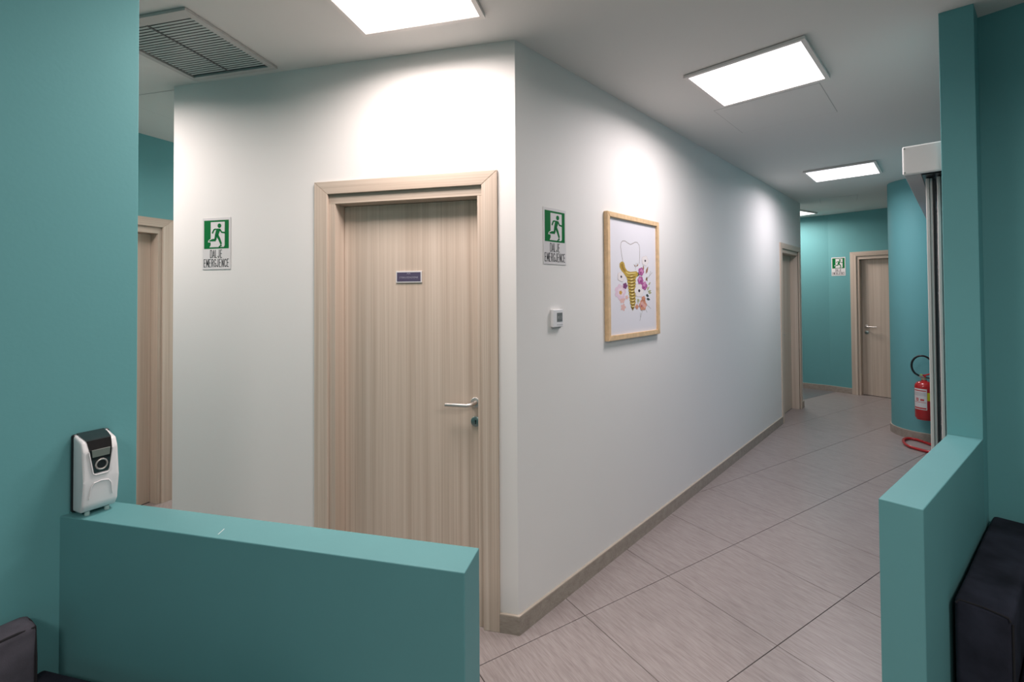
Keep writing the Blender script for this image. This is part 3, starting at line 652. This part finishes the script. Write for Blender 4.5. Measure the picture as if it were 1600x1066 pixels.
# ------------------------------------------------------------------ sofas
def soft(nm, x0, x1, y0, y1, z0, z1, m, par, bev=.03, puff=.01, seg=4, sub=3):
    b = bmesh.new(); add_box(b, x0, x1, y0, y1, z0, z1, bev, seg)
    bmesh.ops.subdivide_edges(b, edges=[e_ for e_ in b.edges if e_.calc_length() > .12], cuts=sub, use_grid_fill=True)
    for v_ in b.verts:
        s = math.sin(v_.co.x*23+z1*9)*math.sin(v_.co.y*19+2)*math.cos(v_.co.z*21); v_.co += Vector((s, s*.7, s))*puff*.35
    return obj(nm, b, m, par, True)
def piping(par, P): 
    b = bmesh.new(); add_tube(b, P, .0028, 6); return obj('piping', b, SEAM, par, True)
# right sofa: local X along the half wall away from the camera, local Y to the left (towards the half wall)
UH = Vector((.785, .62)).normalized(); AR = math.atan2(UH.y, UH.x)
ro = Vector((1.145, 1.311))+UH*.280+Vector((UH.y, -UH.x))*.016
sR = empty('sofa', (ro.x, ro.y, 0), AR, label='dark charcoal velour sofa tucked behind the right half wall', cat='sofa')
am = soft('arm', 0, .85, -.128, 0, .055, .62, SOFAM, sR, .014, .004)
piping(am, [(.0, -.122, .606), (.002, -.118, .615), (.004, -.064, .619), (.004, -.012, .615), (.0, -.004, .604)])
piping(am, [(.004, -.126, .60), (.002, -.127, .3), (.004, -.126, .07)])
soft('back', .68, .85, -1.55, -.128, .055, .625, SOFAM, sR, .03, .01)
st_ = soft('seat_cushion', .02, .70, -.80, -.130, .25, .43, SOFAM, sR, .035, .014)
soft('seat_cushion', .02, .70, -1.50, -.805, .25, .43, SOFAM, sR, .035, .014)
soft('base', .03, .70, -1.52, -.13, .06, .25, SOFAM, sR, .015, .003)
soft('arm', 0, .86, -1.65, -1.53, .055, .62, SOFAM, sR, .014, .004)
for lx in (.05, .80):
    for ly in (-.06, -1.59):
        b = bmesh.new(); add_lathe(b, [(.014, 0), (.020, .06)], 14, (lx, ly, 0)); obj('leg', b, BLACK, sR, True)
# left sofa: back along the left teal wall, low arm along the half wall
n13 = Vector((.9723, -.2337)); AL = math.atan2(-dw.y, -dw.x)   # local X runs along the wall towards the camera side, local Y into the room
lo_ = J-dw*.045+Vector((.866, -.5))*.012
sL = empty('sofa', (lo_.x, lo_.y, 0), AL, label='grey velour sofa corner at the bottom left beside the teal wall', cat='sofa')
bk = soft('back', .021, 1.55, .0, .090, .06, .748, SOFAL, sL, .020, .010)
piping(bk, [(.029, .083, .738), (.06, .086, .742), (.40, .086, .742), (.9, .086, .742)])
piping(bk, [(.028, .010, .737), (.027, .045, .741), (.027, .080, .737), (.026, .086, .66), (.026, .086, .30)])
# wedge-like low arm that follows the half wall
hd = Vector((-.108-(-1.275), 1.032-1.310)).normalized(); hn = Vector((hd.y, -hd.x))
p0 = Vector((-1.262, 1.300))+hn*.004
a0 = Vector((-1.238, 1.242)); quad = [a0, a0+hd*.80, a0+hd*.80+hn*.13, a0+hn*.13]
Mi = sL.matrix_basis.inverted() if False else (Matrix.Translation((lo_.x, lo_.y, 0)) @ Matrix.Rotation(AL, 4, 'Z')).inverted()
qd = [(Mi @ Vector((p.x, p.y, 0))) for p in quad]
b = bmesh.new(); add_prism(b, [(p.x, p.y) for p in qd], .06, .600, .010, 3); obj('arm', b, SOFAM, sL, True)
def inroom(t, s, z=0): return (t, s, z)
soft('seat_cushion', .26, .88, .10, .72, .25, .43, SOFAL, sL, .035, .014)
soft('seat_cushion', .885, 1.50, .10, .72, .25, .43, SOFAL, sL, .035, .014)
soft('base', .26, 1.50, .09, .70, .06, .25, SOFAL, sL, .015, .003)
for lx in (.30, 1.45):
    for ly in (.12, .66):
        b = bmesh.new(); add_lathe(b, [(.014, 0), (.020, .06)], 14, (lx, ly, 0)); obj('leg', b, BLACK, sL, True)
